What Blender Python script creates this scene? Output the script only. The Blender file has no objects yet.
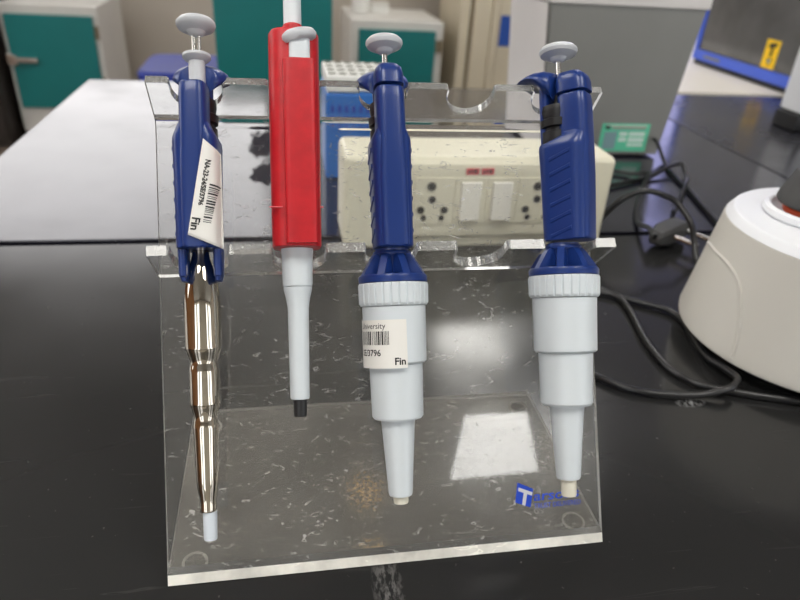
import bpy, bmesh, math, random
from mathutils import Vector, Matrix
random.seed(7)
SC = bpy.context.scene
COL = SC.collection
PI = math.pi
mm = 0.001

# ------------------------------------------------------------------ materials
def srgb(r, g, b):
    f = lambda c: (c/255/12.92) if c/255 <= .04045 else ((c/255+.055)/1.055)**2.4
    return (f(r), f(g), f(b), 1)

class NT:
    def __init__(s, name):
        s.m = bpy.data.materials.new(name); s.m.use_nodes = True
        s.t = s.m.node_tree; s.n = s.t.nodes; s.l = s.t.links
        s.b = s.n['Principled BSDF']; s.out = s.n['Material Output']
    def new(s, typ, **kw):
        o = s.n.new(typ)
        for k, v in kw.items():
            if k in o.inputs: o.inputs[k].default_value = v
            else: setattr(o, k, v)
        return o
    def link(s, a, b): s.l.new(a, b)
    def coord(s, scale=(1, 1, 1), kind='Object', rot=(0, 0, 0)):
        tc = s.new('ShaderNodeTexCoord'); mp = s.new('ShaderNodeMapping')
        mp.inputs['Scale'].default_value = scale; mp.inputs['Rotation'].default_value = rot
        s.link(tc.outputs[kind], mp.inputs['Vector']); return mp.outputs['Vector']
    def noise(s, vec, scale, detail=3, rough=.5, dist=0):
        n = s.new('ShaderNodeTexNoise'); n.inputs['Scale'].default_value = scale
        n.inputs['Detail'].default_value = detail; n.inputs['Roughness'].default_value = rough
        n.inputs['Distortion'].default_value = dist
        s.link(vec, n.inputs['Vector']); return n.outputs['Fac']
    def ramp(s, fac, stops):
        r = s.new('ShaderNodeValToRGB'); e = r.color_ramp.elements
        while len(e) < len(stops): e.new(.5)
        for i, (p, c) in enumerate(stops):
            e[i].position = p; e[i].color = c if len(c) == 4 else (*c, 1)
        s.link(fac, r.inputs['Fac']); return r.outputs['Color']
    def math(s, op, a, b=None, clamp=False):
        n = s.new('ShaderNodeMath', operation=op); n.use_clamp = clamp
        for i, v in enumerate((a, b)):
            if v is None: continue
            if isinstance(v, (int, float)): n.inputs[i].default_value = v
            else: s.link(v, n.inputs[i])
        return n.outputs[0]

def plain(name, col, rough=.4, metal=0, spec=.5, bump=0, bscale=400, coat=0, var=0, vscale=6):
    t = NT(name); b = t.b
    b.inputs['Base Color'].default_value = col
    b.inputs['Roughness'].default_value = rough; b.inputs['Metallic'].default_value = metal
    b.inputs['Specular IOR Level'].default_value = spec
    if coat: b.inputs['Coat Weight'].default_value = coat; b.inputs['Coat Roughness'].default_value = .08
    if var:
        c = t.ramp(t.noise(t.coord(), vscale, 4), [(.3, tuple(x*(1-var) for x in col[:3])), (.7, tuple(min(1, x*(1+var)) for x in col[:3]))])
        t.link(c, b.inputs['Base Color'])
    if bump:
        bp = t.new('ShaderNodeBump'); bp.inputs['Strength'].default_value = bump; bp.inputs['Distance'].default_value = .0005
        t.link(t.noise(t.coord(), bscale, 2), bp.inputs['Height']); t.link(bp.outputs[0], b.inputs['Normal'])
    return t.m

def emit(name, col, strength):
    t = NT(name); t.b.inputs['Base Color'].default_value = (.8, .8, .8, 1)
    t.b.inputs['Emission Color'].default_value = col; t.b.inputs['Emission Strength'].default_value = strength
    return t.m

def acrylic(name, dust, flake, dustcol, stains=(), tint=(.985, .992, .985, 1), fscale=(55, 140, 140)):
    """clear acrylic with a thin film of dust and painted haze, small curved scratches and optional dirt patches"""
    t = NT(name); b = t.b
    b.inputs['Base Color'].default_value = tint; b.inputs['Roughness'].default_value = 0
    b.inputs['IOR'].default_value = 1.49; b.inputs['Transmission Weight'].default_value = 1
    d = t.new('ShaderNodeBsdfDiffuse'); d.inputs['Color'].default_value = dustcol
    v = t.coord(fscale)
    fl = t.ramp(t.noise(v, 1.0, 1.5, .5, 1.6), [(.655, (0, 0, 0)), (.70, (1, 1, 1)), (.715, (1, 1, 1)), (.74, (0, 0, 0))])
    br = t.ramp(t.noise(t.coord(), 22, 5, .6), [(.35, (.55, .55, .55)), (.7, (1.2, 1.2, 1.2))])
    f = t.math('ADD', t.math('MULTIPLY', br, dust), t.math('MULTIPLY', fl, flake), True)
    col = None
    for (px, py, pz, rx, ry, amt) in stains:
        tc = t.new('ShaderNodeTexCoord')
        s_ = t.new('ShaderNodeVectorMath', operation='SUBTRACT'); s_.inputs[1].default_value = (px, py, pz)
        t.link(tc.outputs['Object'], s_.inputs[0])
        q = t.new('ShaderNodeVectorMath', operation='MULTIPLY'); q.inputs[1].default_value = (1/rx, 1/ry, 30)
        t.link(s_.outputs[0], q.inputs[0])
        ln = t.new('ShaderNodeVectorMath', operation='LENGTH'); t.link(q.outputs[0], ln.inputs[0])
        m = t.math('SUBTRACT', 1.0, ln.outputs['Value'], True)
        g = t.math('MULTIPLY', m, t.ramp(t.noise(t.coord(), 420, 4, .7), [(.45, (0, 0, 0)), (.62, (1, 1, 1))]))
        g = t.math('MULTIPLY', g, amt, True)
        f = t.math('ADD', f, g, True)
        col = g if col is None else t.math('ADD', col, g, True)
    if col is not None:
        cm = t.new('ShaderNodeMix', data_type='RGBA')
        cm.inputs[6].default_value = dustcol; cm.inputs[7].default_value = (.50, .36, .20, 1)
        t.link(t.math('MULTIPLY', col, 2.5, True), cm.inputs[0]); t.link(cm.outputs[2], d.inputs['Color'])
    mx = t.new('ShaderNodeMixShader'); t.link(f, mx.inputs[0]); t.link(b.outputs[0], mx.inputs[1]); t.link(d.outputs[0], mx.inputs[2])
    t.link(mx.outputs[0], t.out.inputs['Surface']); return t.m

def bench_mat(name, rough0, rough1, spec, col, spot=False):
    t = NT(name); b = t.b
    n = t.noise(t.coord(), 9, 5, .6)
    r = t.new('ShaderNodeMapRange'); r.inputs['To Min'].default_value = rough0; r.inputs['To Max'].default_value = rough1
    r.inputs['From Min'].default_value = .3; r.inputs['From Max'].default_value = .7
    t.link(n, r.inputs['Value'])
    rough = r.outputs[0]
    b.inputs['Specular IOR Level'].default_value = spec
    # fine pale hairline scratches and dusty flecks
    sc = t.ramp(t.noise(t.coord((14, 260, 1), rot=(0, 0, .9)), 1, 2, .5, .6), [(.70, (0, 0, 0)), (.735, (1, 1, 1)), (.75, (0, 0, 0))])
    sp = t.ramp(t.noise(t.coord(), 260, 2, .5), [(.72, (0, 0, 0)), (.78, (1, 1, 1))])
    k = t.math('ADD', t.math('MULTIPLY', sc, .05), t.math('MULTIPLY', sp, .25), True)
    cm = t.new('ShaderNodeMix', data_type='RGBA'); cm.inputs[6].default_value = col; cm.inputs[7].default_value = (.35, .34, .32, 1)
    t.link(k, cm.inputs[0]); base = cm.outputs[2]
    patches = [(-.0068, -.012, .008, .022, (.16, .155, .15, 1)), (.2247, .1068, .012, .005, (.30, .30, .30, 1))] if not spot else []
    for (px, py, rx, ry, pc) in patches:
        tc = t.new('ShaderNodeTexCoord')
        s_ = t.new('ShaderNodeVectorMath', operation='SUBTRACT'); s_.inputs[1].default_value = (px-.25, py+.1816, 0); t.link(tc.outputs['Object'], s_.inputs[0])
        q = t.new('ShaderNodeVectorMath', operation='MULTIPLY'); q.inputs[1].default_value = (1/rx, 1/ry, 0); t.link(s_.outputs[0], q.inputs[0])
        ln = t.new('ShaderNodeVectorMath', operation='LENGTH'); t.link(q.outputs[0], ln.inputs[0])
        m = t.math('SUBTRACT', 1.0, ln.outputs['Value'], True)
        g = t.math('MULTIPLY', t.math('POWER', m, .5), t.ramp(t.noise(t.coord((1, .35, 1)), 420, 4, .7), [(.45, (0, 0, 0)), (.6, (1, 1, 1))]), True)
        c2 = t.new('ShaderNodeMix', data_type='RGBA'); c2.inputs[7].default_value = pc
        t.link(base, c2.inputs[6]); t.link(g, c2.inputs[0]); base = c2.outputs[2]
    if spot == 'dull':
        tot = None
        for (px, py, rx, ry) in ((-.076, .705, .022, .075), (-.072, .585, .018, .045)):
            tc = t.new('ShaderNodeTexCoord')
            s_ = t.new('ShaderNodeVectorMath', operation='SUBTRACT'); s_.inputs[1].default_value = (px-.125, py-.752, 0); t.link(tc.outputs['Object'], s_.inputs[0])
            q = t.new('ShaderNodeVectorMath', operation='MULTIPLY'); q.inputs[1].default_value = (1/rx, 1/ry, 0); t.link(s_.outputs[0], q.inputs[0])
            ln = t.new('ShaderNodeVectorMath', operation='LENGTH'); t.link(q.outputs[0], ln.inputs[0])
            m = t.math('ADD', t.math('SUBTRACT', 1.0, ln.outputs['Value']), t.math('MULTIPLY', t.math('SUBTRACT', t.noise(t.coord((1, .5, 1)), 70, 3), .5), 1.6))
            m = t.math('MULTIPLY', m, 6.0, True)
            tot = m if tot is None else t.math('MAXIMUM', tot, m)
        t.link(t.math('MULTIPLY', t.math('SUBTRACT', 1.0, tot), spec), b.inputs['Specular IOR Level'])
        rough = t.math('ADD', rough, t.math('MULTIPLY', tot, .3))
    t.link(base, b.inputs['Base Color'])
    t.link(rough, b.inputs['Roughness'])
    return t.m

M = {}
M['blue'] = plain('blue moulded plastic', srgb(24, 52, 118), .3, spec=.5, bump=.06, bscale=2500)
M['bluedark'] = plain('blue ridge plastic', srgb(24, 38, 98), .5)
M['red'] = plain('red moulded plastic', srgb(192, 20, 32), .4, bump=.12, bscale=1800, var=.10, vscale=160)
M['white'] = plain('white plastic', srgb(216, 223, 227), .33)
M['whitebutton'] = plain('pale grey button plastic', srgb(200, 203, 207), .35)
M['cream'] = plain('cream switch box plastic', srgb(232, 228, 206), .38)
M['creamswitch'] = plain('white switch plastic', srgb(240, 238, 228), .25)
M['black'] = plain('black rubber', (.008, .008, .009, 1), .4)
M['blacktip'] = plain('black nozzle plastic', (.012, .012, .013, 1), .45)
M['tipivory'] = plain('ivory filter tip', srgb(226, 222, 205), .45)
M['tipwhite'] = plain('milky tip cone', srgb(218, 226, 234), .35)
M['chrome'] = plain('polished steel', (.60, .55, .47, 1), .04, metal=1)
M['steel'] = plain('steel pin', (.75, .74, .72, 1), .18, metal=1)
M['paper'] = plain('label paper', srgb(238, 236, 230), .6)
M['ink'] = plain('black ink', (.012, .012, .013, 1), .7)
M['logoblue'] = plain('printed blue ink', srgb(24, 74, 205), .5)
M['logowhite'] = plain('printed white ink', srgb(225, 228, 235), .5)
M['acry_panel'] = acrylic('clear acrylic panel', .05, .34, (.84, .83, .79, 1), fscale=(120, 270, 270))  # real dust, with its share raised to paint in reflected haze
M['acry_base'] = acrylic('dusty acrylic base', .16, .30, (.55, .51, .44, 1),
                         stains=[(-.011, .046, .0055, .016, .022, 1.1), (-.012, .009, .0055, .012, .011, 1.0)], fscale=(110, 240, 240))
M['acry_rail'] = acrylic('clear acrylic rail', .03, .25, (.8, .8, .76, 1), fscale=(220, 260, 260))
M['acry_edge'] = acrylic('scuffed acrylic edge', .95, .3, (.96, .94, .86, 1))
M['acry_cut'] = acrylic('sawn acrylic edge', .6, .3, (.92, .92, .88, 1))
M['acry_sawn'] = acrylic('speckled sawn acrylic', .24, .5, (.88, .88, .84, 1), fscale=(320, 320, 320))
M['rubber_clear'] = acrylic('clear rubber', .10, 0, (.8, .8, .75, 1))
M['foot_ring'] = acrylic('frosted rubber rim', .85, 0, (.80, .79, .72, 1))
M['benchnear'] = bench_mat('worn black laminate', .12, .22, .45, (.019, .019, .019, 1))
M['benchright'] = bench_mat('satin black laminate', .18, .30, 1.0, (.014, .014, .02, 1), True)
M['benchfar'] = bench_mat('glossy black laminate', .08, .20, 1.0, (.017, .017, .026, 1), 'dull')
M['edgeblack'] = plain('bench edge band', (.006, .006, .006, 1), .5)
M['leg'] = plain('grey bench frame', (.2, .2, .2, 1), .5)
M['teal'] = plain('teal enamel', srgb(14, 118, 118), .35, var=.05)
M['enamel'] = plain('white enamel', srgb(214, 212, 206), .4, var=.04)
M['wall'] = plain('beige grey wall paint', srgb(190, 182, 170), .8, var=.05, vscale=1.5)
M['ceil'] = plain('off-white ceiling', srgb(178, 178, 174), .9)
M['wallfront'] = plain('grey green wall paint', srgb(206, 204, 192), .8)
M['floor'] = plain('brown tile floor', srgb(120, 106, 94), .4, var=.12, vscale=3)
M['brownwall'] = plain('brown wood panelling', srgb(140, 96, 56), .5, var=.2, vscale=4)
M['dark'] = plain('dark brown laminate', srgb(48, 42, 38), .5)
M['creamwood'] = plain('cream painted door', srgb(214, 204, 180), .5, var=.03)
M['tan'] = plain('shadow tan groove strip', srgb(120, 108, 86), .6)
M['signblue'] = plain('blue sign', srgb(30, 80, 170), .5)
M['binblue'] = plain('blue bin plastic', srgb(44, 62, 158), .45)
M['tipblue'] = plain('blue tip box plastic', srgb(44, 110, 190), .3)
M['rack'] = plain('white rack plastic', srgb(225, 226, 222), .45)
M['hole'] = plain('rack hole interior', srgb(96, 98, 80), .8)
M['steelgrey'] = plain('grey painted sheet steel', srgb(128, 128, 124), .38, metal=.3, var=.07, vscale=5)
M['whitesheet'] = plain('white painted sheet', srgb(222, 218, 216), .4, var=.05)
M['labelgreen'] = plain('mint green label', srgb(92, 196, 158), .5)
M['labelpale'] = plain('pale label field', srgb(196, 220, 210), .5)
M['labelgrey'] = plain('grey label field', srgb(120, 150, 156), .5)
M['labelpink'] = plain('pink label line', srgb(176, 130, 130), .5)
M['pink'] = plain('red sticker', srgb(214, 92, 98), .5)
M['sockmetal'] = plain('socket sleeve', srgb(120, 116, 104), .35, metal=.6)
M['sockdark'] = plain('socket bore', (.012, .011, .01, 1), .6)
M['vortex'] = plain('off-white moulded case', srgb(204, 201, 193), .42, spec=.4)
M['vortextop'] = plain('white top shell', srgb(232, 234, 238), .4)
M['cupgrey'] = plain('dark grey rubber cup', srgb(62, 62, 62), .55)
M['orange'] = plain('orange ring', srgb(190, 70, 24), .5)
M['cord'] = plain('black cord sheath', (.012, .012, .013, 1), .32)
M['monblue'] = plain('blue monitor bezel', srgb(72, 104, 220), .4)
M['screen'] = plain('dark glass screen', srgb(92, 92, 92), .12, spec=.6, var=.25, vscale=9)
M['yellow'] = plain('yellow sticker', srgb(255, 208, 14), .5)
M['desk'] = plain('white desk', srgb(232, 226, 214), .5)
M['glasswhite'] = plain('white ceramic', srgb(230, 230, 226), .4)
M['frame'] = plain('white window frame', srgb(220, 220, 218), .5)
M['lamp'] = emit('lit diffuser panel', (1, .97, .92, 1), 15)
M['lampfar'] = emit('bright lit diffuser panel', (1, .98, .95, 1), 22)
M['window'] = emit('daylit frosted window', (1, .98, .99, 1), 2.35)
M['leftwindowfill'] = emit('added side window glow', (1, .98, .95, 1), 2.6)  # glow of the unseen left window, added as key light
M['bluewindowfill'] = emit('added blue window glow', (.42, .43, .90, 1), 1.9)  # unseen window, added to tint the bench reflection blue

# ------------------------------------------------------------------ mesh helpers
class MB:
    def __init__(s): s.bm = bmesh.new()
    def add(s, verts, faces, mi=0):
        vs = [s.bm.verts.new(v) for v in verts]
        for f in faces:
            try: s.bm.faces.new([vs[i] for i in f]).material_index = mi
            except ValueError: pass
        return vs
    def box(s, x0, x1, y0, y1, z0, z1, bev=0, seg=2, mi=0, xf=None):
        t = bmesh.new(); bmesh.ops.create_cube(t, size=1)
        for v in t.verts: v.co = Vector(((x0+x1)/2+v.co.x*(x1-x0), (y0+y1)/2+v.co.y*(y1-y0), (z0+z1)/2+v.co.z*(z1-z0)))
        if bev: bmesh.ops.bevel(t, geom=t.edges[:], offset=bev, segments=seg, profile=.5, affect='EDGES')
        if xf is not None: bmesh.ops.transform(t, matrix=xf, verts=t.verts)
        s.merge(t, mi); return s
    def merge(s, t, mi=0):
        t.verts.index_update(); vs = [s.bm.verts.new(v.co) for v in t.verts]
        for f in t.faces:
            try: s.bm.faces.new([vs[v.index] for v in f.verts]).material_index = mi
            except ValueError: pass
        t.free()
    def loft(s, rings, mi=0, caps=True, closed=False):
        n = len(rings[0]); V = []; F = []
        for r in rings: V += r
        k = len(rings)
        for i in range(k if closed else k-1):
            a = i*n; b = ((i+1) % k)*n
            for j in range(n): F.append((a+j, a+(j+1) % n, b+(j+1) % n, b+j))
        if caps and not closed: F.append(tuple(reversed(range(n)))); F.append(tuple((k-1)*n+j for j in range(n)))
        s.add(V, F, mi); return s
    def lathe(s, prof, cx=0, cy=0, seg=48, mi=0, flute=None):
        rings = []
        for r, z in prof:
            ring = []
            for j in range(seg):
                a = 2*PI*j/seg; rr = max(r, 1e-5)
                if flute and flute[0] <= z <= flute[1] and j % flute[2] == 0: rr *= flute[3]
                ring.append((cx+rr*math.cos(a), cy+rr*math.sin(a), z))
            rings.append(ring)
        return s.loft(rings, mi)
    def prism(s, pts, thick, origin, ax, ay, an, mi=0):
        o = Vector(origin); ax = Vector(ax); ay = Vector(ay); an = Vector(an); n = len(pts)
        V = [o+ax*p[0]+ay*p[1] for p in pts]+[o+ax*p[0]+ay*p[1]+an*thick for p in pts]
        F = [tuple(range(n)), tuple(range(2*n-1, n-1, -1))]+[(i, n+i, n+(i+1) % n, (i+1) % n) for i in range(n)]
        s.add(V, F, mi); return s
    def cut_edges(s, axis):
        s.bm.normal_update()
        for f in s.bm.faces:
            if abs(f.normal.dot(axis)) < .5: f.material_index = 1
        return s
    def tube(s, pts, r, seg=12, sub=8, mi=0, closed=False):
        P = spline([Vector(p) for p in pts], sub); rings = []
        up = Vector((0, 0, 1)); prev = None
        for i, p in enumerate(P):
            d = (P[min(i+1, len(P)-1)]-P[max(i-1, 0)]).normalized()
            if prev is None:
                a = d.cross(up if abs(d.z) < .9 else Vector((1, 0, 0))).normalized()
            else: a = (prev-d*prev.dot(d)).normalized()
            prev = a; b = d.cross(a)
            rings.append([tuple(p+(a*math.cos(2*PI*j/seg)+b*math.sin(2*PI*j/seg))*r) for j in range(seg)])
        return s.loft(rings, mi)
    def build(s, name, mats, parent=None, smooth=35, recalc=True):
        bm = s.bm
        bmesh.ops.remove_doubles(bm, verts=bm.verts, dist=1e-7)
        if recalc: bmesh.ops.recalc_face_normals(bm, faces=bm.faces)
        me = bpy.data.meshes.new(name); bm.to_mesh(me); bm.free()
        for m in (mats if isinstance(mats, (list, tuple)) else [mats]): me.materials.append(m)
        if smooth:
            me.shade_smooth(); me.set_sharp_from_angle(angle=math.radians(smooth))
        o = bpy.data.objects.new(name, me); COL.objects.link(o)
        if parent is not None: o.parent = parent
        if smooth and len(me.polygons) < 4000:
            wn = o.modifiers.new('even shading', 'WEIGHTED_NORMAL'); wn.keep_sharp = True; wn.weight = 60
        return o

def spline(P, sub):
    out = []
    for i in range(len(P)-1):
        p0 = P[max(i-1, 0)]; p1 = P[i]; p2 = P[i+1]; p3 = P[min(i+2, len(P)-1)]
        for k in range(sub):
            t = k/sub
            out.append(.5*((2*p1)+(p2-p0)*t+(2*p0-5*p1+4*p2-p3)*t*t+(3*p1-p0-3*p2+p3)*t**3))
    out.append(P[-1]); return out

def sup(cx, cy, hx, hy, z, n=3.2, seg=40):
    r = []
    for j in range(seg):
        a = 2*PI*j/seg; c, s_ = math.cos(a), math.sin(a)
        r.append((cx+hx*math.copysign(abs(c)**(2/n), c), cy+hy*math.copysign(abs(s_)**(2/n), s_), z))
    return r
def rotz(verts, a):
    c, s_ = math.cos(a), math.sin(a)
    return [(x*c-y*s_, x*s_+y*c, z) for x, y, z in verts]

def empty(name, loc=(0, 0, 0), rot=(0, 0, 0), size=.02):
    o = bpy.data.objects.new(name, None); COL.objects.link(o)
    o.location = loc; o.rotation_euler = rot; o.empty_display_size = size; return o
def tag(o, label, cat, group=None, kind=None):
    o['label'] = label; o['category'] = cat
    if group: o['group'] = group
    if kind: o['kind'] = kind
    return o
def struct(o): o['kind'] = 'structure'; return o

def lettering(name, txt, size, fn, mat, parent, align='LEFT', bold=0, sx=1.0, fit=None):
    """flat lettering whose points (in text units) are carried onto a surface by fn(u, v)"""
    cu = bpy.data.curves.new('lettering', 'FONT'); cu.body = txt; cu.size = size; cu.align_x = align
    cu.resolution_u = 3; cu.offset = bold
    ob = bpy.data.objects.new('lettering', cu); COL.objects.link(ob)
    dg = bpy.context.evaluated_depsgraph_get(); dg.update()
    me = bpy.data.meshes.new_from_object(ob.evaluated_get(dg)); me.name = name
    bpy.data.objects.remove(ob); bpy.data.curves.remove(cu)
    if fit: sx = fit/max(v.co.x for v in me.vertices)
    for v in me.vertices: v.co = Vector(fn(v.co.x*sx, v.co.y))
    me.materials.clear(); me.materials.append(mat)
    o = bpy.data.objects.new(name, me); COL.objects.link(o); o.parent = parent
    return o

# ------------------------------------------------------------------ the room (z = 0 is the bench top)
FL, CE, YB, XL, XR, YF = -.80, 2.0, 4.2, -2.7, 4.6, -2.2
struct(MB().box(XL-.1, XR+.1, YF-.1, YB+.1, FL-.06, FL).build('floor', M['floor'], smooth=0))
struct(MB().box(XL-.1, XR+.1, YF-.1, YB+.1, CE, CE+.06).build('ceiling', M['ceil'], smooth=0))
def wall_with_holes(name, holes):
    mb = MB(); xs = XL
    for (x0, x1, z0, z1) in holes:
        mb.box(xs, x0, YB, YB+.1, FL, CE)
        mb.box(x0, x1, YB, YB+.1, FL, z0)
        if z1 < CE: mb.box(x0, x1, YB, YB+.1, z1, CE)
        xs = x1
    mb.box(xs, XR, YB, YB+.1, FL, CE)
    return struct(mb.build(name, M['wall'], smooth=0))
W1 = (-2.15, -.12, .52, 1.95); W2 = (1.5, 3.75, .45, 1.85)  # second opening holds the added blue window
wall_with_holes('wall_back', [W1, W2])
WL = (.3, 2.6, .35, 1.75)
struct(MB().box(XL-.1, XL, YF, WL[0], FL, CE).box(XL-.1, XL, WL[1], YB, FL, CE).box(XL-.1, XL, WL[0], WL[1], FL, WL[2]).box(XL-.1, XL, WL[0], WL[1], WL[3], CE).build('wall_left', M['brownwall'], smooth=0))
wl = struct(empty('window_3', (XL, (WL[0]+WL[1])/2, WL[2])))  # added window, brightens surfaces that face left
MB().box(-.06, -.05, -1.15, 1.15, 0, 1.4).build('pane', M['leftwindowfill'], wl, 0)
mbw = MB()
for a in (-1.15, -.018, 1.115): mbw.box(-.05, .01, a, a+.035, 0, 1.4)
mbw.box(-.05, .01, -1.15, 1.15, 0, .035).box(-.05, .01, -1.15, 1.15, 1.365, 1.4)
mbw.build('window_frame', M['frame'], wl, 0)
struct(MB().box(XR, XR+.1, YF, YB, FL, CE).build('wall_right', M['wall'], smooth=0))
for i, (w, mat, nm) in enumerate(((W1, M['window'], 2), (W2, M['bluewindowfill'], 3))):
    root = struct(empty('window_%d' % (i+1), ((w[0]+w[1])/2, YB, w[2])))
    cx, z0 = (w[0]+w[1])/2, w[2]
    p = MB().box(w[0]-cx, w[1]-cx, .05, .06, 0, w[3]-z0).build('pane', mat, root, 0)
    f = MB(); hw = (w[1]-w[0])/2; h = w[3]-z0; t = .035
    for a in (-hw, hw-t): f.box(a, a+t, -.01, .05, 0, h)
    f.box(-hw, hw, -.01, .05, 0, t).box(-hw, hw, -.01, .05, h-t, h)
    f.build('window_frame', M['frame'], root, 0)

mbw = MB(); xs = XL
for (a, b) in ((-2.5, -1.75), (-1.35, -.72), (1.42, 2.0), (2.5, 4.2)):
    mbw.box(xs, a, YF-.1, YF, FL, CE).box(a, b, YF-.1, YF, FL, .05).box(a, b, YF-.1, YF, 1.85, CE); xs = b
mbw.box(xs, XR, YF-.1, YF, FL, CE)
struct(mbw.build('added_wall_front', M['wallfront'], smooth=0))  # added unseen wall, piers and gaps shaped for the chrome and panel reflections
# ceiling panels
def ceiling_panel(x, y, rz, label, sx=.5, sy=.46, lamp='lamp'):
    r = tag(empty('ceiling_light', (x, y, CE), (0, 0, rz)), label, 'ceiling light', 'square ceiling panels')
    MB().box(-sx/2, sx/2, -sy/2, sy/2, -.012, -.004).build('diffuser', M[lamp], r, 0)
    f = MB()
    for s_ in (-1, 1):
        f.box(-sx/2-.015, sx/2+.015, s_*sy/2-.0075+s_*.0075, s_*sy/2+.0075+s_*.0075, -.018, 0)
        f.box(s_*sx/2-.0075+s_*.0075, s_*sx/2+.0075+s_*.0075, -sy/2, sy/2, -.018, 0)
    f.build('frame', M['frame'], r, 0)
def tapered_panel(cor, label):
    cx = sum(p[0] for p in cor)/4; cy_ = sum(p[1] for p in cor)/4
    r = tag(empty('ceiling_light', (cx, cy_, CE)), label, 'ceiling light', 'tapered ceiling panels')
    q = [(p[0]-cx, p[1]-cy_) for p in cor]
    MB().loft([[(x, y, -.012) for x, y in q], [(x, y, -.004) for x, y in q]]).build('diffuser', M['lampfar'], r, 0)
    f = MB()
    for k in range(4):
        a, b = Vector((*q[k], 0)), Vector((*q[(k+1) % 4], 0)); d = (b-a).normalized(); n = Vector((d.y, -d.x, 0))
        if n.dot(a+b) < 0: n = -n
        f.loft([[tuple(p+n*o_+Vector((0, 0, z))) for o_, z in ((.001, -.016), (.014, -.016), (.014, -.0005), (.001, -.0005))] for p in (a-d*.008, b+d*.008)])
    f.build('frame', M['frame'], r, 0)
tapered_panel([(.870, 2.40), (1.215, 2.395), (1.125, 1.955), (.680, 1.95)], 'wide tapered lit ceiling panel over the far bench, mirrored in the stand base')
tapered_panel([(1.335, 2.39), (1.41, 2.39), (1.32, 1.96), (1.240, 1.96)], 'narrow slanted lit ceiling panel beside the wide tapered panel')
ceiling_panel(1.12, 3.22, -.15, 'square lit ceiling panel near the back wall', .46, .62)
ceiling_panel(-.55, -.5, 0, 'unseen square lit ceiling panel added above the front left of the near bench', .6, .6)  # this and the next two panels are added for general light
ceiling_panel(.9, -.6, 0, 'unseen square lit ceiling panel added above the front right of the near bench', .6, .6)
ceiling_panel(-1.5, .9, 0, 'unseen square lit ceiling panel added above the left aisle', .6, .6)

# ------------------------------------------------------------------ benches
def bench(x0, x1, y0, y1, label, mat):
    r = tag(empty('lab_bench', ((x0+x1)/2, (y0+y1)/2, FL)), label, 'bench', 'black topped lab benches')
    hx, hy, H = (x1-x0)/2, (y1-y0)/2, -FL
    MB().box(-hx, hx, -hy, hy, H-.03, H, .0015, 2).build('bench_top', [mat], r)
    MB().box(-hx+.03, hx-.03, -hy+.03, hy-.03, H-.10, H-.03).build('apron', M['leg'], r, 0)
    for sx in (-1, 1):
        for sy in (-1, 1):
            a, b = sx*(hx-.07), sy*(hy-.07)
            MB().box(a-.02, a+.02, b-.02, b+.02, 0, H-.10).build('leg', M['leg'], r, 0)
    return r
bench(-1.25, 1.75, -.75, .3868, 'worn matt black bench top in front, carrying the clear pipette stand', M['benchnear'])
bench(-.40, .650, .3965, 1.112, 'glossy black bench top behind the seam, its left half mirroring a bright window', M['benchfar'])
bench(.654, 1.75, .3965, 1.100, 'glossy black bench top at the right, beyond the diagonal seam', M['benchright'])

# ------------------------------------------------------------------ pipette stand
A = .555; SA, CA = math.sin(A), math.cos(A)
U = Vector((0, SA, CA)); N = Vector((0, -CA, SA))          # along the leaning panel / out of its front
W = .110; T = .0042; L = .2234
def PT(x, n, s): return Vector((x, 0, 0))+N*n+U*s
stand = tag(empty('pipette_stand', (0, 0, 0)), 'clear acrylic five-place pipette stand with a leaning back and two notched rails', 'pipette stand')
FOOT = .0008
def fillet(Pm, Pc, Pp, rad, seg=8):
    d1 = (Pm-Pc).normalized(); d2 = (Pp-Pc).normalized(); th = d1.angle(d2)
    tl = rad/math.tan(th/2); c = Pc+(d1+d2).normalized()*(rad/math.sin(th/2))
    a = Pc+d1*tl-c; b = Pc+d2*tl-c; ang = a.angle(b); ax = a.cross(b).normalized()
    return [c+Matrix.Rotation(ang*k/seg, 3, ax) @ a for k in range(seg+1)], tl
smid = lambda s: N*(-T/2)+U*s
top_c = smid(L)
B1 = 1.0064; RD = Vector((0, -math.cos(B1), math.sin(B1)))
tbend, tl2 = fillet(smid(L-.05), top_c, top_c+RD*.05, .0062)
zj = FOOT+T+.0001                                          # the panel stands on the base along a butt joint
path = [smid((zj+T/2*SA)/CA)]+tbend
def nrm(d): return Vector((0, -d.z, d.y))
fr, bk = [], []
for i, p in enumerate(path):
    d = (path[min(i+1, len(path)-1)]-path[max(i-1, 0)]).normalized()
    if i == 0: d = U.copy()
    if i == len(path)-1: d = RD.copy()
    nn = nrm(d)
    fr.append(p+nn*T/2); bk.append(p-nn*T/2)
fr[0] = U*(zj/CA); bk[0] = Vector((0, zj*math.tan(A)+T/CA, zj))
ringL = [Vector((-W, v.y, v.z)) for v in fr]+[Vector((-W, v.y, v.z)) for v in reversed(bk)]
ringR = [Vector((W, v.y, v.z)) for v in ringL]
mb = MB(); n_ = len(ringL); nf = len(fr)
V = [tuple(v) for v in ringL]+[tuple(v) for v in ringR]
F = [(i, (i+1) % n_, n_+(i+1) % n_, n_+i) for i in range(n_)]
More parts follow.
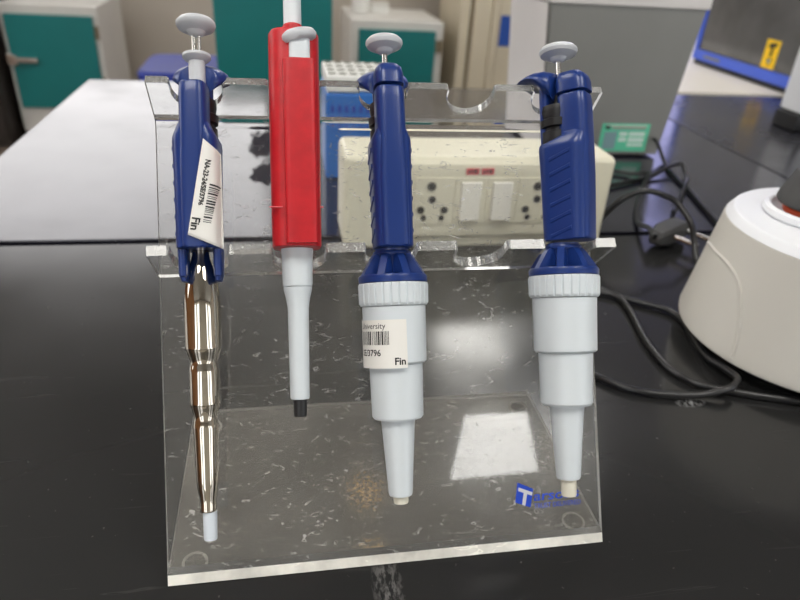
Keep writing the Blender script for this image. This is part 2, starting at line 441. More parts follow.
# end caps as quads between the two skins
F += [(i, n_-1-i, n_-2-i, i+1) for i in range(nf-1)]+[(n_+i, n_+i+1, n_+n_-2-i, n_+n_-1-i) for i in range(nf-1)]
mb.add(V, F)
for f in mb.bm.faces:
    if abs(f.calc_center_median().x) > W-.0001: f.material_index = 1
mb.build('back_panel', [M['acry_panel'], M['acry_cut']], stand, 30)
D = .1243
mb = MB()
yf = lambda z: z*math.tan(A)
z0_, z1_ = FOOT, FOOT+T
mb.loft([[(x, yf(z0_), z0_), (x, D, z0_), (x, D, z1_), (x, yf(z1_), z1_)] for x in (-W, W)])
mb.bm.faces.ensure_lookup_table()
for f in mb.bm.faces:
    c = f.calc_center_median()
    if c.y < .005: f.material_index = 1
    elif abs(c.x) > W-.0001 or c.y > D-.0001: f.material_index = 2
mb.build('base_plate', [M['acry_base'], M['acry_edge'], M['acry_cut']], stand, 0)
NX = (-.0882, -.0441, -.0015, .0422, .0862)
def rail_outline(v0, v1, depth, hw, rc):
    pts = [(-W, v0), (W, v0), (W, v1)]
    for cx in reversed(NX):
        r = hw; yb = v1-depth
        pts.append((cx+r+rc, v1))
        pts += [(cx+r+rc-rc*math.sin(PI/2*k/4), v1-rc+rc*math.cos(PI/2*k/4)) for k in range(1, 5)]
        pts += [(cx+r*math.cos(PI*k/16), yb+min(r, depth-rc-.001)*(1-math.sin(PI*k/16))) for k in range(0, 17)]
        pts += [(cx-r-rc+rc*math.cos(PI/2*k/4), v1-rc+rc*math.sin(PI/2*k/4)) for k in range(0, 5)]
    pts.append((-W, v1)); return pts
TR = .0048
nR = Vector((0, -RD.z, RD.y))
MB().prism(rail_outline(tl2+.0001, .0262, .0165, .0117, .0014), T, top_c+nR*(-T/2), (1, 0, 0), RD, nR).cut_edges(nR).build('top_rail', [M['acry_rail'], M['acry_sawn']], stand, 25)
B2 = .8369; RD2 = Vector((0, -math.cos(B2), math.sin(B2))); nR2 = Vector((0, -RD2.z, RD2.y))
low = N*.00015+U*.1484
lp = rail_outline(.0022, .0295, .0220, .0122, .0014)
MB().prism(lp, TR, low+nR2*(-TR/2), (1, 0, 0), RD2, nR2).cut_edges(nR2).build('lower_rail', [M['acry_rail'], M['acry_sawn']], stand, 25)
for (fx, fy) in ((-.0985, .012), (.0985, .0150), (-.0985, .111), (.0990, .1110)):
    ft = MB().lathe([(.0046, 0), (.0048, .0002), (.0048, FOOT-.0002), (.0046, FOOT-.00005)], fx, fy, 32).build('rubber_foot', M['rubber_clear'], stand)
    rg = MB(); rg.loft([[(fx+r*math.cos(2*PI*k/40), fy+r*math.sin(2*PI*k/40), z) for r, z in ((.0050, .00005), (.0062, .00005), (.0062, FOOT-.00006), (.0050, FOOT-.00006))] for k in range(40)], closed=True)
    rg.build('foot_rim', M['foot_ring'], ft)
# printed mark on the panel front
def onp(x, s, n=.00006): return tuple(PT(x, n, s))
lg = MB()
lg.add([onp(.0643, .0357), onp(.0728, .0318), onp(.0709, .0224), onp(.0627, .0256)], [(0, 1, 2, 3)])
flag = lg.build('logo_flag', M['logoblue'], stand, 0, False)
tq = lambda u, v: onp(.0627+.0085*u+.0013*v, .0252+.0100*v-.0035*u, .00012)
MB().add([tq(*p) for p in ((.12, .80), (.98, .80), (.98, .64), (.66, .64), (.60, .06), (.42, .06), (.46, .64), (.12, .64))], [tuple(range(8))])
tl_ = MB(); tl_.add([tq(*p) for p in ((.12, .84), (1.0, .84), (.99, .66), (.68, .66), (.62, .04), (.42, .04), (.46, .66), (.11, .66))], [tuple(range(8))])
tl_.build('logo_letter', M['logowhite'], stand, 0, False)
lettering('logo_lettering', 'arsons', .0082, lambda u, v: onp(.0725+u+.12*v, .0256+v*.86+u*.012), M['logoblue'], stand, bold=.00010, fit=.0252)
lettering('logo_tagline', 'TRUST DELIVERED', .0036, lambda u, v: onp(.0728+u, .0216+v+u*.012), M['logoblue'], stand, fit=.0258)

# ------------------------------------------------------------------ pipettes
def pip_root(name, x, s_tip, label, n=.025, tilt=0):
    e = tag(empty(name, PT(x, n, s_tip)), label, 'pipette', 'pipettes hanging in the clear stand')
    e.rotation_mode = 'ZYX'; e.rotation_euler = (-A, tilt, 0); return e
def button(root, z, r, zs0, stem_r=.0013, twin=False):
    b = MB().lathe([(.0006, z-.0044), (.0026, z-.0043), (.0036, z-.0036), (.0042, z-.0026), (.0064, z-.0020), (r*.92, z-.0011), (r, z+.0003), (r*.985, z+.0013), (r*.86, z+.0025), (r*.5, z+.0034), (.0002, z+.0037)]).build('plunger_button', M['whitebutton'], root)
    st = MB()
    if twin:
        for sx in (-.0011, .0011): st.lathe([(.0009, zs0), (.0009, z-.0045)], sx, 0, 16)
    else: st.lathe([(stem_r, zs0), (stem_r, z-.0045)], 0, 0, 20)
    st.build('plunger_rod', M['steel'], root)
def grip_section(z, zt, zb, wt, wb, ft, fb, bt, bb):
    k = (z-zb)/(zt-zb); k = max(0, min(1, k))
    return (wb+(wt-wb)*k)/2, fb+(ft-fb)*k, bb+(bt-bb)*k      # half width, front (-y), back (+y)

def blue_handle(root, o, rot, zb, cap=True, kw=1.0, kc=1.0, skip_right=False):
    """two-column blue handle: wide grip below, front column and hooked back column above"""
    R_ = lambda ring: rotz(ring, rot)
    def S(z, hx, y0, y1, n=3.2, k=kw): return R_(sup(0, (y0+y1)/2, hx*k, (y1-y0)/2, z-o, n))
    C = lambda z, hx, y0, y1, n=3.2: S(z, hx, y0, y1, n, kc)
    g = MB()
    g.loft([S(zb, .0087, -.0138, .0070, 4), S(zb+.0006, .0092, -.0144, .0076, 4), S(.170, .0093, -.0145, .0080, 4), S(.190, .0095, -.0148, .0086, 4),
            S(.2025, .0098, -.0152, .0092, 4), S(.2048, .0096, -.0152, .0088, 4), S(.2085, .0076, -.0150, -.0020, 3.6), S(.2108, .0066, -.0148, -.0012, 3.4)])
    # raised front column running the whole height, free-standing above the grip
    g.loft([C(zb+.0002, .0062, -.0150, -.0040, 4), C(zb+.0008, .0068, -.0155, -.0040, 4), C(.190, .0069, -.0160, -.0030, 4), C(.2040, .0069, -.0160, -.0010, 3.6),
            C(.2230, .0069, -.0156, -.0006, 3.4), C(.2278, .0067, -.0151, -.0004, 3.4), C(.2287, .0060, -.0143, -.0008, 3.4)])
    # shallow slanted finger ridges on both flanks
    for k in range(6):
        z = .1985-k*.0074-o
        for sx in (-1, 1):
            if sx > 0 and skip_right: continue
            hx = (.0092+.0006*(1-k/6))*kw
            t = bmesh.new(); bmesh.ops.create_cube(t, size=1)
            for v in t.verts: v.co = Vector((v.co.x*.0007, v.co.y*.0105, v.co.z*.0012*(1 if v.co.x*sx > 0 else 2.4)-v.co.y*.0036))
            bmesh.ops.translate(t, verts=t.verts, vec=(sx*(hx-.0001), -.0035, z))
            bmesh.ops.rotate(t, verts=t.verts, cent=(0, 0, 0), matrix=Matrix.Rotation(rot, 3, 'Z'))
            g.merge(t)
    g.build('handle_grip', M['blue'], root, 40)
    MB().loft([S(.2040, .0060, .0030, .0086), S(.220, .0054, .0044, .0090), S(.2335, .0058, .0034, .0092)]).build('back_column', M['blue'], root, 40)
    # finger hook: a wide bell that fans out backwards over the rail
    rings = []
    for (y, hw, z0, z1) in ((.0006, .0066, .2325, .2408), (.0022, .0092, .2275, .2416), (.0050, .0120, .2305, .2424), (.0085, .0128, .2345, .2424), (.0115, .0128, .2366, .2416), (.0150, .0118, .2378, .2402), (.0188, .0085, .2384, .2394)):
        m = (z0+z1)/2; h = (z1-z0)/2; ring = []
        for q in range(36):
            a = 2*PI*q/36; ca, sa = math.cos(a), math.sin(a)
            X = math.copysign(abs(ca)**.75, ca); Z = math.copysign(abs(sa)**.75, sa)
            if Z < 0: X *= 1-.42*abs(Z)                      # narrower below than above
            ring.append((hw*X, y, m-o+h*Z-.0012*X*X*(hw/.012)))
        rings.append(R_(ring))
    MB().loft(rings).build('finger_hook', M['blue'], root, 50)
    if cap:
        MB().loft([C(.2294, .0060, -.0147, -.0002), C(.2298, .0069, -.0156, .0004), C(.2345, .0069, -.0153, .0006), C(.2375, .0063, -.0142, .0004), C(.2395, .0048, -.0118, -.0004), C(.2401, .0015, -.0085, -.003)]).build('handle_cap', M['blue'], root, 40)
    # black volume wheel held between the columns
    zw = .2055-o
    MB().lathe([(.0040, zw), (.0080, zw+.0005), (.0080, zw+.0060), (.0068, zw+.0066), (.0068, zw+.0078), (.0084, zw+.0084), (.0086, zw+.0118), (.0074, zw+.0126), (.0079, zw+.0160), (.0076, zw+.0188), (.0018, zw+.0192), (.0016, zw+.0260)],
               *rotz([(0, .0012, 0)], rot)[0][:2], 40).build('volume_wheel', M['black'], root)
    MB().lathe([(.0016, .2256-o), (.0016, .2335-o)], *rotz([(0, .0014, 0)], rot)[0][:2], 16).build('inner_rod', M['steel'], root)

def white_barrel(root, o, k=1.0, ds=0):
    """finned blue shoulder, fluted collar and stepped white barrel"""
    z = lambda s: s-o+ds
    c = MB()
    c.lathe([(.0078, z(.1556)), (.0076, z(.1520)), (.0070, z(.1460)), (.0070, z(.1440))], 0, 0, 48)
    c.lathe([(.0150*k, z(.1397)), (.0166*k, z(.1399)), (.0167*k, z(.1425)), (.0160*k, z(.1435)), (.0070, z(.1439))], 0, 0, 64)
    c.lathe([(.0070, z(.1525)), (.0088, z(.1527)), (.0090, z(.1536)), (.0086, z(.1545)), (.0070, z(.1548))], 0, 0, 48)
    for j in range(8):
        a = 2*PI*(j+.35)/8
        m = Matrix.Rotation(a, 4, 'Z')
        w = .0017
        prof = [(.0055, .1436), (.0161*k, .1432), (.0138*k, .1468), (.0114*k, .1505), (.0094, .1530), (.0055, .1536)]
        V = [m @ Vector((r, -w*(1.7 if i in (0, 5) else 1), z(s))) for i, (r, s) in enumerate(prof)]+[m @ Vector((r, w*(1.7 if i in (0, 5) else 1), z(s))) for i, (r, s) in enumerate(prof)]
        F = [tuple(range(6)), tuple(range(11, 5, -1))]+[(i, 6+i, 6+(i+1) % 6, (i+1) % 6) for i in range(6)]
        c.add([tuple(v) for v in V], F)
    c.build('finned_shoulder', M['blue'], root, 40)
    MB().lathe([(.0145*k, z(.1290)), (.0160*k, z(.1292)), (.0168*k, z(.1304)), (.0170*k, z(.1386)), (.0166*k, z(.1396)), (.0150*k, z(.13965))], 0, 0, 168, flute=(z(.1300), z(.1392), 6, .955)).build('fluted_collar', M['white'], root, 25)
    MB().lathe([(.0110, z(.1025)), (.0140*k, z(.1026)), (.0149*k, z(.1034)), (.0153*k, z(.1280)), (.0153*k, z(.1289)), (.0100, z(.12895))], 0, 0, 64).build('upper_barrel', M['white'], root)
    MB().lathe([(.0100*k, z(.0768)), (.0115*k, z(.0770)), (.0124*k, z(.0782)), (.0129*k, z(.1020)), (.0126*k, z(.10245)), (.0080, z(.10245))], 0, 0, 64).build('lower_barrel', M['white'], root)
    MB().lathe([(.0040, z(.0412)), (.0054*k, z(.0414)), (.0058*k, z(.0424)), (.0080*k, z(.0740)), (.0084*k, z(.0766)), (.0050, z(.07675))], 0, 0, 48).build('nozzle_cone', M['white'], root)
    MB().lathe([(.0020, 0), (.0034*k, .0002), (.0036*k, .0008), (.0037*k, z(.04115)), (.0020, z(.0412))], 0, 0, 32).build('filter_tip', M['tipivory'], root)

# --- third along: blue handle, white stepped barrel with barcode sticker
o3 = .0375
p3 = pip_root('pipette', -.0012, o3, 'blue pipette with a barcode sticker on its white stepped barrel, left of the empty notch')
blue_handle(p3, o3, 0, .1556, kw=.96, kc=.97)
white_barrel(p3, o3, .965)
button(p3, .2527-o3, .0088, .2400-o3)
def cyl_label(root, R_, th0, th1, z0, z1, name='barcode_label'):
    mb = MB(); n = 24
    V = []; F = []
    for i in range(n+1):
        a = th0+(th1-th0)*i/n
        for (r, z) in ((R_, z0), (R_, z1), (R_-.0002, z0), (R_-.0002, z1)):
            V.append((r*math.sin(a), -r*math.cos(a), z))
    for i in range(n):
        a = i*4; b = a+4
        F += [(a, b, b+1, a+1), (a+2, a+3, b+3, b+2), (a, a+2, b+2, b), (a+1, b+1, b+3, a+3)]
    F += [(0, 1, 3, 2), (n*4, n*4+2, n*4+3, n*4+1)]
    mb.add(V, F)
    return mb.build(name, M['paper'], root, 60)
RL = .01512
th1 = .20
lab = cyl_label(p3, RL, -2.3, th1, .1011-o3, .1228-o3)
def onlab(u, v):            # u = arc distance right from sticker's right edge, v = height from sticker foot
    a = th1+u/RL; return ((RL+.00008)*math.sin(a), -(RL+.00008)*math.cos(a), .1011-o3+v)
lettering('label_lettering', 'University', .0037, lambda u, v: onlab(-.0096+u, .0178+v), M['ink'], lab, 'RIGHT')
lettering('label_lettering', 'SE/3796', .0040, lambda u, v: onlab(-.0122+u, .0056+v), M['ink'], lab, 'RIGHT', .00008)
lettering('label_lettering', 'Fin', .0044, lambda u, v: onlab(-.0008+u, .0016+v), M['ink'], lab, 'RIGHT', .00012)
bc = MB(); u = -.0250
random.seed(5)
while u < -.0078:
    w_ = random.choice((.0003, .0003, .0005, .0008))
    V = [onlab(u, .0105), onlab(u+w_, .0105), onlab(u+w_, .0166), onlab(u, .0166)]
    bc.add(V, [(0, 1, 2, 3)]); u += w_+random.choice((.00035, .0005, .0007))
bc.build('barcode', M['ink'], lab, 0, False)

# --- rightmost: same model turned so that its flank shows
o4 = .0340
p4 = pip_root('pipette', .0814, o4, 'blue pipette with a plain white stepped barrel, turned sideways at the stand right end', tilt=.021)
blue_handle(p4, o4, math.radians(42), .1578)
white_barrel(p4, o4, 1.01, .0012)
button(p4, .2515-o4, .0094, .2395-o4, twin=False)

# --- leftmost: blue handle with a long waisted steel barrel
o1 = .0287
p1 = pip_root('pipette', -.0868, o1, 'blue pipette with a long waisted chrome barrel at the left end of the stand')
blue_handle(p1, o1, math.radians(-4), .1566, cap=False, kc=.88, skip_right=True)
z1 = lambda s: s-o1
MB().lathe([(.0030, z1(.2260)), (.0036, z1(.2265)), (.0036, z1(.2418)), (.0052, z1(.2425)), (.0063, z1(.2437)), (.0062, z1(.2449)), (.0045, z1(.2455)), (.0012, z1(.2455))], 0, 0, 48).build('plunger_sleeve', M['whitebutton'], p1)
button(p1, .2582-o1, .0087, .2455-o1, twin=True)
for sx in (-1, 1):
    MB().loft([sup(sx*.0070, -.003, .0012, .0045, z1(.1425)), sup(sx*.0071, -.003, .0014, .0055, z1(.1429)), sup(sx*.0073, -.003, .0016, .0060, z1(.1445)), sup(sx*.0073, -.003, .0020, .0068, z1(.1450)), sup(sx*.0074, -.003, .0021, .0075, z1(.1563))], 0).build('ejector_arm', M['blue'], p1, 40)
steel = [(.0030, .0416), (.0034, .0417), (.0034, .0455), (.0036, .0475), (.0044, .0530), (.0047, .0575), (.0049, .0670), (.0053, .0770), (.0053, .0792), (.0049, .0825), (.0053, .0850), (.0061, .0880), (.0063, .0900), (.0063, .1015), (.0062, .1040), (.0057, .1070), (.0064, .1096), (.0074, .1125), (.0076, .1150), (.0076, .1300), (.0074, .1360), (.0066, .1420), (.0054, .1475), (.0042, .1520), (.0036, .1550), (.0034, .1572), (.0020, .1574)]
P = spline([Vector((r, s, 0)) for r, s in steel], 4)
MB().lathe([(v.x*1.05, z1(v.y)) for v in P], -.0007, 0, 64).build('steel_barrel', M['chrome'], p1, 60)
MB().lathe([(.0018, 0), (.0027, .0002), (.0029, .0006), (.0031, z1(.0414)), (.0018, z1(.0415))], 0, 0, 32).build('tip_cone', M['tipwhite'], p1)
# slanted sticker on the grip front
def grip_front(x, s, lift):
    k = max(0, min(1, (s-.157)/(.2065-.157)))
    hx = .0093+.0007*k; f = -.0158-.0005*k; b = .0076+.0016*k
    cy, hy = (f+b)/2, (b-f)/2
    ang = math.radians(-4)
    q = min(.995, abs(x)/hx)
    y = cy-hy*(1-q**4)**.25
    X = x+(.000 if q < .95 else 0)
    c, s_ = math.cos(ang), math.sin(ang)
    nx = math.copysign(q**3, x); ny = -(1-q**4)**.75
    ln = math.hypot(nx, ny) or 1
    X += lift*nx/ln; y += lift*ny/ln
    return (X*c-y*s_, X*s_+y*c, z1(s))
cor = [(.0048, .2025), (.0103, .1975), (.0103, .1560), (-.0026, .1618)]     # TL, TR, BR, BL (x, s)
def quadlab(u, v):
    a = Vector(cor[0])*(1-u)+Vector(cor[1])*u; b = Vector(cor[3])*(1-u)+Vector(cor[2])*u
    return a*v+b*(1-v)
mb = MB(); V = []; F = []; NU, NV = 72, 24
for i in range(NU+1):
    for j in range(NV+1):
        q = quadlab(i/NU, j/NV); V.append(grip_front(q.x, q.y, .0005))
for i in range(NU):
    for j in range(NV):
        a = i*(NV+1)+j; F.append((a, a+NV+1, a+NV+2, a+1))
mb.add(V, F)
lab1 = mb.build('barcode_label', M['paper'], p1, 60)
so = lab1.modifiers.new('paper', 'SOLIDIFY'); so.thickness = .00015; so.offset = 0
d_ = (Vector(cor[3])-Vector(cor[0])).normalized(); e_ = Vector((-d_.y, d_.x))   # reading direction, letter-up
if e_.x < 0: e_ = -e_
def onlab1(u, v):
    q = Vector(cor[0])+d_*u+e_*v; return grip_front(q.x, q.y, .00075)
lettering('label_lettering', 'Fin', .0048, lambda u, v: onlab1(.0335+u, .0008+v), M['ink'], lab1, bold=.00012)
lettering('label_lettering', 'NA-23-24/SE/3796', .0026, lambda u, v: onlab1(.0085+u, .0024+v), M['ink'], lab1, bold=.00010)
bc = MB(); u = .0185; random.seed(9)
while u < .0350:
    w_ = random.choice((.0003, .0003, .0005, .0007))
    vv = [.0053+.0030*q/8 for q in range(9)]
    bc.add([onlab1(u, v) for v in vv]+[onlab1(u+w_, v) for v in vv], [(q, q+1, q+10, q+9) for q in range(8)]); u += w_+random.choice((.0004, .0005, .0007))
bc.build('barcode', M['ink'], lab1, 0, False)

# --- second: red pipette
o2 = .0806
p2 = pip_root('pipette', -.0460, o2, 'bright red pipette with a slim white shaft and black nozzle', .027, .0125)
z2 = lambda s: s-o2
body = MB()
body.loft([sup(0, -.001, .0104, .0112, z2(.1566), 3.6), sup(0, -.001, .0109, .0117, z2(.1574), 3.6), sup(0, -.001, .0112, .0118, z2(.200), 3.6), sup(.0002, -.001, .0113, .0118, z2(.2517), 3.6), sup(.0002, -.001, .0106, .0112, z2(.2529), 3.6)])
body.loft([sup(.0022, -.0125, .0068, .0030, z2(.1576), 5), sup(.0022, -.0125, .0070, .0033, z2(.200), 5), sup(.0022, -.0125, .0072, .0034, z2(.2375), 5), sup(.0022, -.0122, .0066, .0030, z2(.2385), 5)])
body.build('handle_body', M['red'], p2, 40)
sm = MB()
for sx in (-1, 1): sm.box(sx*.0112-.0012 if sx > 0 else -.0116, .0116 if sx > 0 else -.0060, -.0128, -.0124+.001, z2(.1732), z2(.1737))
sm.build('seam_line', M['pink'], p2, 0)
MB().lathe([(.0048, z2(.2510)), (.0048, z2(.2585)), (.0044, z2(.2593)), (.0030, z2(.2593))], 0, .001, 40).build('plunger_collar', M['red'], p2)
MB().lathe([(.0041, z2(.2580)), (.0041, z2(.2850)), (.0062, z2(.2865)), (.0072, z2(.2890)), (.0060, z2(.2920)), (.001, z2(.2930))], 0, .001, 40).build('plunger', M['white'], p2)
MB().loft([sup(.0026, -.0122, .0046, .0030, z2(.2370), 3), sup(.0026, -.0122, .0046, .0030, z2(.2480), 3)]).build('ejector_stem', M['white'], p2, 40)
rings = []
for (t_, hw, hh, y0) in ((0, .0058, .0040, 0), (.25, .0074, .0052, 0), (.55, .0076, .0054, 0), (.8, .0064, .0045, 0), (1, .0030, .0020, 0)):
    rings.append([(.0026+hw*math.cos(a), -.0124+hh*math.sin(a), z2(.2466)+.0058*t_+.0011*math.cos(a)*(1 if hw > .004 else .5)-.0016*math.sin(a)*-1*(1-t_)*0) for a in [2*PI*j/32 for j in range(32)]])
MB().loft(rings).build('ejector_button', M['whitebutton'], p2, 50)
MB().lathe([(.0055, z2(.1392)), (.0064, z2(.1394)), (.0067, z2(.1404)), (.0070, z2(.1535)), (.0072, z2(.1545)), (.0072, z2(.1564)), (.0050, z2(.15655))], 0, 0, 48).build('shaft_collar', M['white'], p2)
MB().lathe([(.0030, z2(.0885)), (.0041, z2(.0887)), (.0043, z2(.0895)), (.0047, z2(.1270)), (.0048, z2(.1300)), (.0054, z2(.1340)), (.0064, z2(.1380)), (.0064, z2(.1391)), (.0040, z2(.13915))], 0, 0, 48).build('shaft', M['white'], p2)
MB().lathe([(.0018, 0), (.0028, .0002), (.0030, .0010), (.0031, z2(.0883)), (.0020, z2(.0884))], 0, 0, 32).build('nozzle', M['blacktip'], p2)

# ------------------------------------------------------------------ socket box
SBX0, SBX1, SBY0, SBY1, SBH = .0045, .272, .362, .430, .094
sb = tag(empty('socket_box', ((SBX0+SBX1)/2, SBY0, 0)), 'cream mains socket box with two switches standing behind the clear stand', 'socket box')
hx = (SBX1-SBX0)/2; dp = SBY1-SBY0
MB().box(-hx, hx, 0, dp, 0, SBH, .006, 3).build('box_body', M['cream'], sb)
def wx(x): return x-(SBX0+SBX1)/2
fp = MB(); x0, x1 = wx(.050), wx(.222)
fp.loft([[(x0, -.0002, .012), (x1, -.0002, .012), (x1, -.0002, .0915), (x0, -.0002, .0915)], [(x0+.002, -.0045, .016), (x1-.002, -.0045, .016), (x1-.002, -.0045, .088), (x0+.002, -.0045, .088)],
         [(x0+.006, -.0062, .022), (x1-.006, -.0062, .022), (x1-.006, -.0062, .080), (x0+.006, -.0062, .080)]])
fp.build('cover_frame', M['cream'], sb, 20)
FY = -.0062
def module(x0, x1, z0, z1): return MB().box(wx(x0), wx(x1), FY-.0012, FY-.0001, z0, z1, .0004, 2).build('module_plate', M['cream'], sb)
module(.0700, .1085, .0300, .0762); module(.1090, .1395, .0300, .0762); module(.1400, .1705, .0300, .0762); module(.1710, .2090, .0300, .0762)
for (x0, x1) in ((.1140, .1345), (.1450, .1655)):
    mb = MB(); a, b = wx(x0), wx(x1); y = FY-.0013
    mb.loft([[(a, y, .0345), (b, y, .0345), (b, y, .0722), (a, y, .0722)], [(a+.001, y-.0050, .0355), (b-.001, y-.0050, .0355), (b-.001, y-.0012, .0712), (a+.001, y-.0012, .0712)]])
    mb.build('rocker_switch', M['creamswitch'], sb, 20)
def hole(x, z, r):
    y = FY-.0013
    h = MB().lathe([(r, 0), (r, .0008), (r*.72, .0008), (r*.68, .0001)], 0, 0, 24)
    bmesh.ops.transform(h.bm, matrix=Matrix.Translation((wx(x), y, z)) @ Matrix.Rotation(PI/2, 4, 'X'), verts=h.bm.verts)
    ho = h.build('socket_hole', M['sockmetal'], sb)
    d = MB().lathe([(r*.70, .0006), (r*.70, .0010)], 0, 0, 20)
    bmesh.ops.transform(d.bm, matrix=Matrix.Translation((wx(x), y, z)) @ Matrix.Rotation(PI/2, 4, 'X'), verts=d.bm.verts)
    d.build('hole_bore', M['sockdark'], ho)
for ox in (0, .1042):
    for (x, z, r) in ((.0858, .0680, .0044), (.0872, .0550, .0038), (.0768, .0447, .0037), (.0998, .0445, .0037), (.0800, .0366, .0028), (.0975, .0364, .0028)):
        hole(x+ox, z, r)
for (x0, x1) in ((.1180, .1305), (.1325, .1450)):
    s_ = MB().box(wx(x0), wx(x1), FY-.0006, FY+.0002, .0790, .0852).build('sticker', M['pink'], sb, 0)
    k = MB()
    for j in range(3): k.box(wx(x0)+.0018+j*.003, wx(x0)+.0040+j*.003, FY-.0008, FY-.0005, .0806+.0008*(j % 2), .0828+.0006*j)
    k.build('sticker_print', M['ink'], s_, 0)

# ------------------------------------------------------------------ tip box
tb = tag(empty('tip_box', (.047, .615, 0)), 'blue tip box with a white perforated rack on top, behind the red pipette', 'tip box')
MB().box(-.046, .046, -.048, .048, 0, .106, .004, 3).build('box_base', M['tipblue'], tb)
rk = MB().box(-.045, .045, -.047, .047, .1062, .124, .003, 3).build('rack_top', M['rack'], tb)
wells = None
for i in range(7):
    for j in range(4):
        if wells is None:
            wells = MB().lathe([(.0049, .1241), (.0049, .1244), (.0010, .1244), (.0008, .1242)], 0, 0, 20).build('tip_well', M['hole'], rk); w_o = wells
        else:
            w_o = wells.copy(); COL.objects.link(w_o)
        w_o.location = (-.0378+i*.0126, -.034+j*.0235, 0)
sl = MB()
for i in range(10):
    for j in range(3): sl.box(-.040+i*.0084, -.036+i*.0084, -.0486, -.0479, .060+j*.012, .068+j*.012)
sl.build('grille', M['binblue'], tb, 0)

# ------------------------------------------------------------------ steel instrument
gi = tag(empty('instrument_case', (.41, .665, 0)), 'tall grey steel instrument case with a small green rating label, right of the socket box', 'lab instrument')
def gx(x): return x-.41
mb = MB()
bot = [(gx(.318), 0, .004), (gx(.500), 0, .004), (gx(.500), .17, .004), (gx(.318), .17, .004)]
topv = [(gx(.300), 0, .203), (gx(.521), 0, .203), (gx(.521), .17, .203), (gx(.300), .17, .203)]
mb.loft([bot, topv]); mb.build('case_front', M['steelgrey'], gi, 0)
MB().loft([[(x-.0008, y, z) for x, y, z in ((gx(.3176), .004, .006), (gx(.3180), .004, .006), (gx(.3180), .166, .006), (gx(.3176), .166, .006))],
           [(x-.0008, y, z) for x, y, z in ((gx(.2996), .012, .202), (gx(.3000), .012, .202), (gx(.3000), .166, .202), (gx(.2996), .166, .202))]]).build('side_panel', M['whitesheet'], gi, 0)
MB().box(gx(.297), gx(.525), -.004, .174, .2032, .225, .003, 2).build('top_rim', M['whitesheet'], gi)
for a in (gx(.33), gx(.485)):
    for b in (.02, .15): MB().lathe([(.008, 0), (.008, .0039)], a, b, 16).build('foot', M['black'], gi)
gl = MB().box(gx(.405), gx(.480), -.0010, -.0003, .0085, .0490).build('rating_label', M['labelgreen'], gi, 0)
def lbl(x0, x1, z0, z1, m): MB().box(gx(x0), gx(x1), -.0014, -.0009, z0, z1).build('label_field', M[m], gl, 0)
lbl(.4105, .4175, .0410, .0465, 'ink'); lbl(.4200, .474, .0425, .0445, 'labelpink'); lbl(.4200, .474, .0395, .0405, 'labelgrey')
lbl(.4105, .4300, .0120, .0370, 'labelgrey'); lbl(.434, .446, .031, .037, 'labelpale'); lbl(.434, .446, .023, .029, 'labelpale'); lbl(.449, .474, .031, .037, 'labelpale'); lbl(.449, .474, .022, .029, 'labelpale'); lbl(.449, .474, .016, .020, 'labelpale'); lbl(.4105, .475, .0455, .0472, 'labelpale')

# ------------------------------------------------------------------ vortex mixer
vm = tag(empty('vortex_mixer', (.355, .168, 0)), 'off-white dome shaped vortex mixer with a dark cup at the right edge', 'vortex mixer')
MB().lathe([(.082, .011), (.0905, .0115), (.0932, .0135), (.0936, .017), (.0925, .024), (.0818, .0985), (.0812, .1005)], 0, 0, 128).build('case', M['vortex'], vm)
MB().lathe([(.0800, .1004), (.0808, .1008), (.0772, .1062), (.0755, .1074), (.050, .1085), (.036, .1090)], 0, 0, 128).build('top_shell', M['vortextop'], vm)
MB().lathe([(.0235, .1085), (.0345, .1090), (.0352, .1105), (.0345, .1135), (.0320, .1150), (.0300, .1145), (.0292, .1110), (.022, .1105)], -.020, .011, 96).build('seat_ring', M['vortextop'], vm)
MB().lathe([(.0180, .1105), (.0215, .1107), (.0228, .1150), (.0215, .1160), (.015, .1160)], -.020, .011, 64).build('orange_ring', M['orange'], vm)
MB().lathe([(.0150, .1172), (.0270, .1175), (.0282, .1195), (.0275, .1240), (.0215, .1400), (.0195, .1420), (.0165, .1415), (.0145, .1330), (.001, .1310)], -.020, .011, 72).build('rubber_cup', M['cupgrey'], vm)
MB().lathe([(.070, 0), (.074, .0008), (.076, .0108), (.060, .0109)], 0, 0, 64).build('base_ring', M['black'], vm)
seamp = []
for (ad, z) in ((147.4, .0720), (155, .0748), (165.5, .0762), (177.2, .0763), (186.2, .0725), (192.2, .0651), (196.5, .0524), (200.5, .0354), (202, .0175)):
    r = .0925+(.0818-.0925)*(z-.024)/(.0985-.024)+.0002
    a = math.radians(ad); seamp.append((r*math.cos(a), r*math.sin(a), z))
MB().tube(seamp, .0013, 8, 6).build('raised_seam', M['vortex'], vm)

# ------------------------------------------------------------------ cords
CR = .0026
def cord(name, pts, label, r=CR):
    b = Vector(pts[0]); e = tag(empty(name, (b.x, b.y, 0)), label, 'cord', 'black power cords on the bench')
    MB().tube([(x-b.x, y-b.y, z) for x, y, z in pts], r).build('cord_sheath', M['cord'], e)
    return e
cord('power_cord', [(.2770, .386, .014), (.2790, .374, .032), (.2889, .3688, .048), (.3017, .3674, .056), (.3134, .3623, .060), (.3260, .3562, .058), (.3433, .3572, .050), (.3519, .3381, .036), (.3547, .3272, .020), (.3540, .3080, .0034), (.3700, .2850, .0034)],
     'black cord arching up behind the sideways blue pipette towards the mixer', .0030)
cord('power_cord', [(.489, .661, .028), (.4900, .650, .024), (.4950, .630, .0034), (.4800, .585, .0034), (.4645, .5102, .0034), (.4500, .4526, .0034), (.4414, .4160, .0034), (.430, .370, .0034)],
     'black cord coming out of the grey steel case beside its green label', .0027)
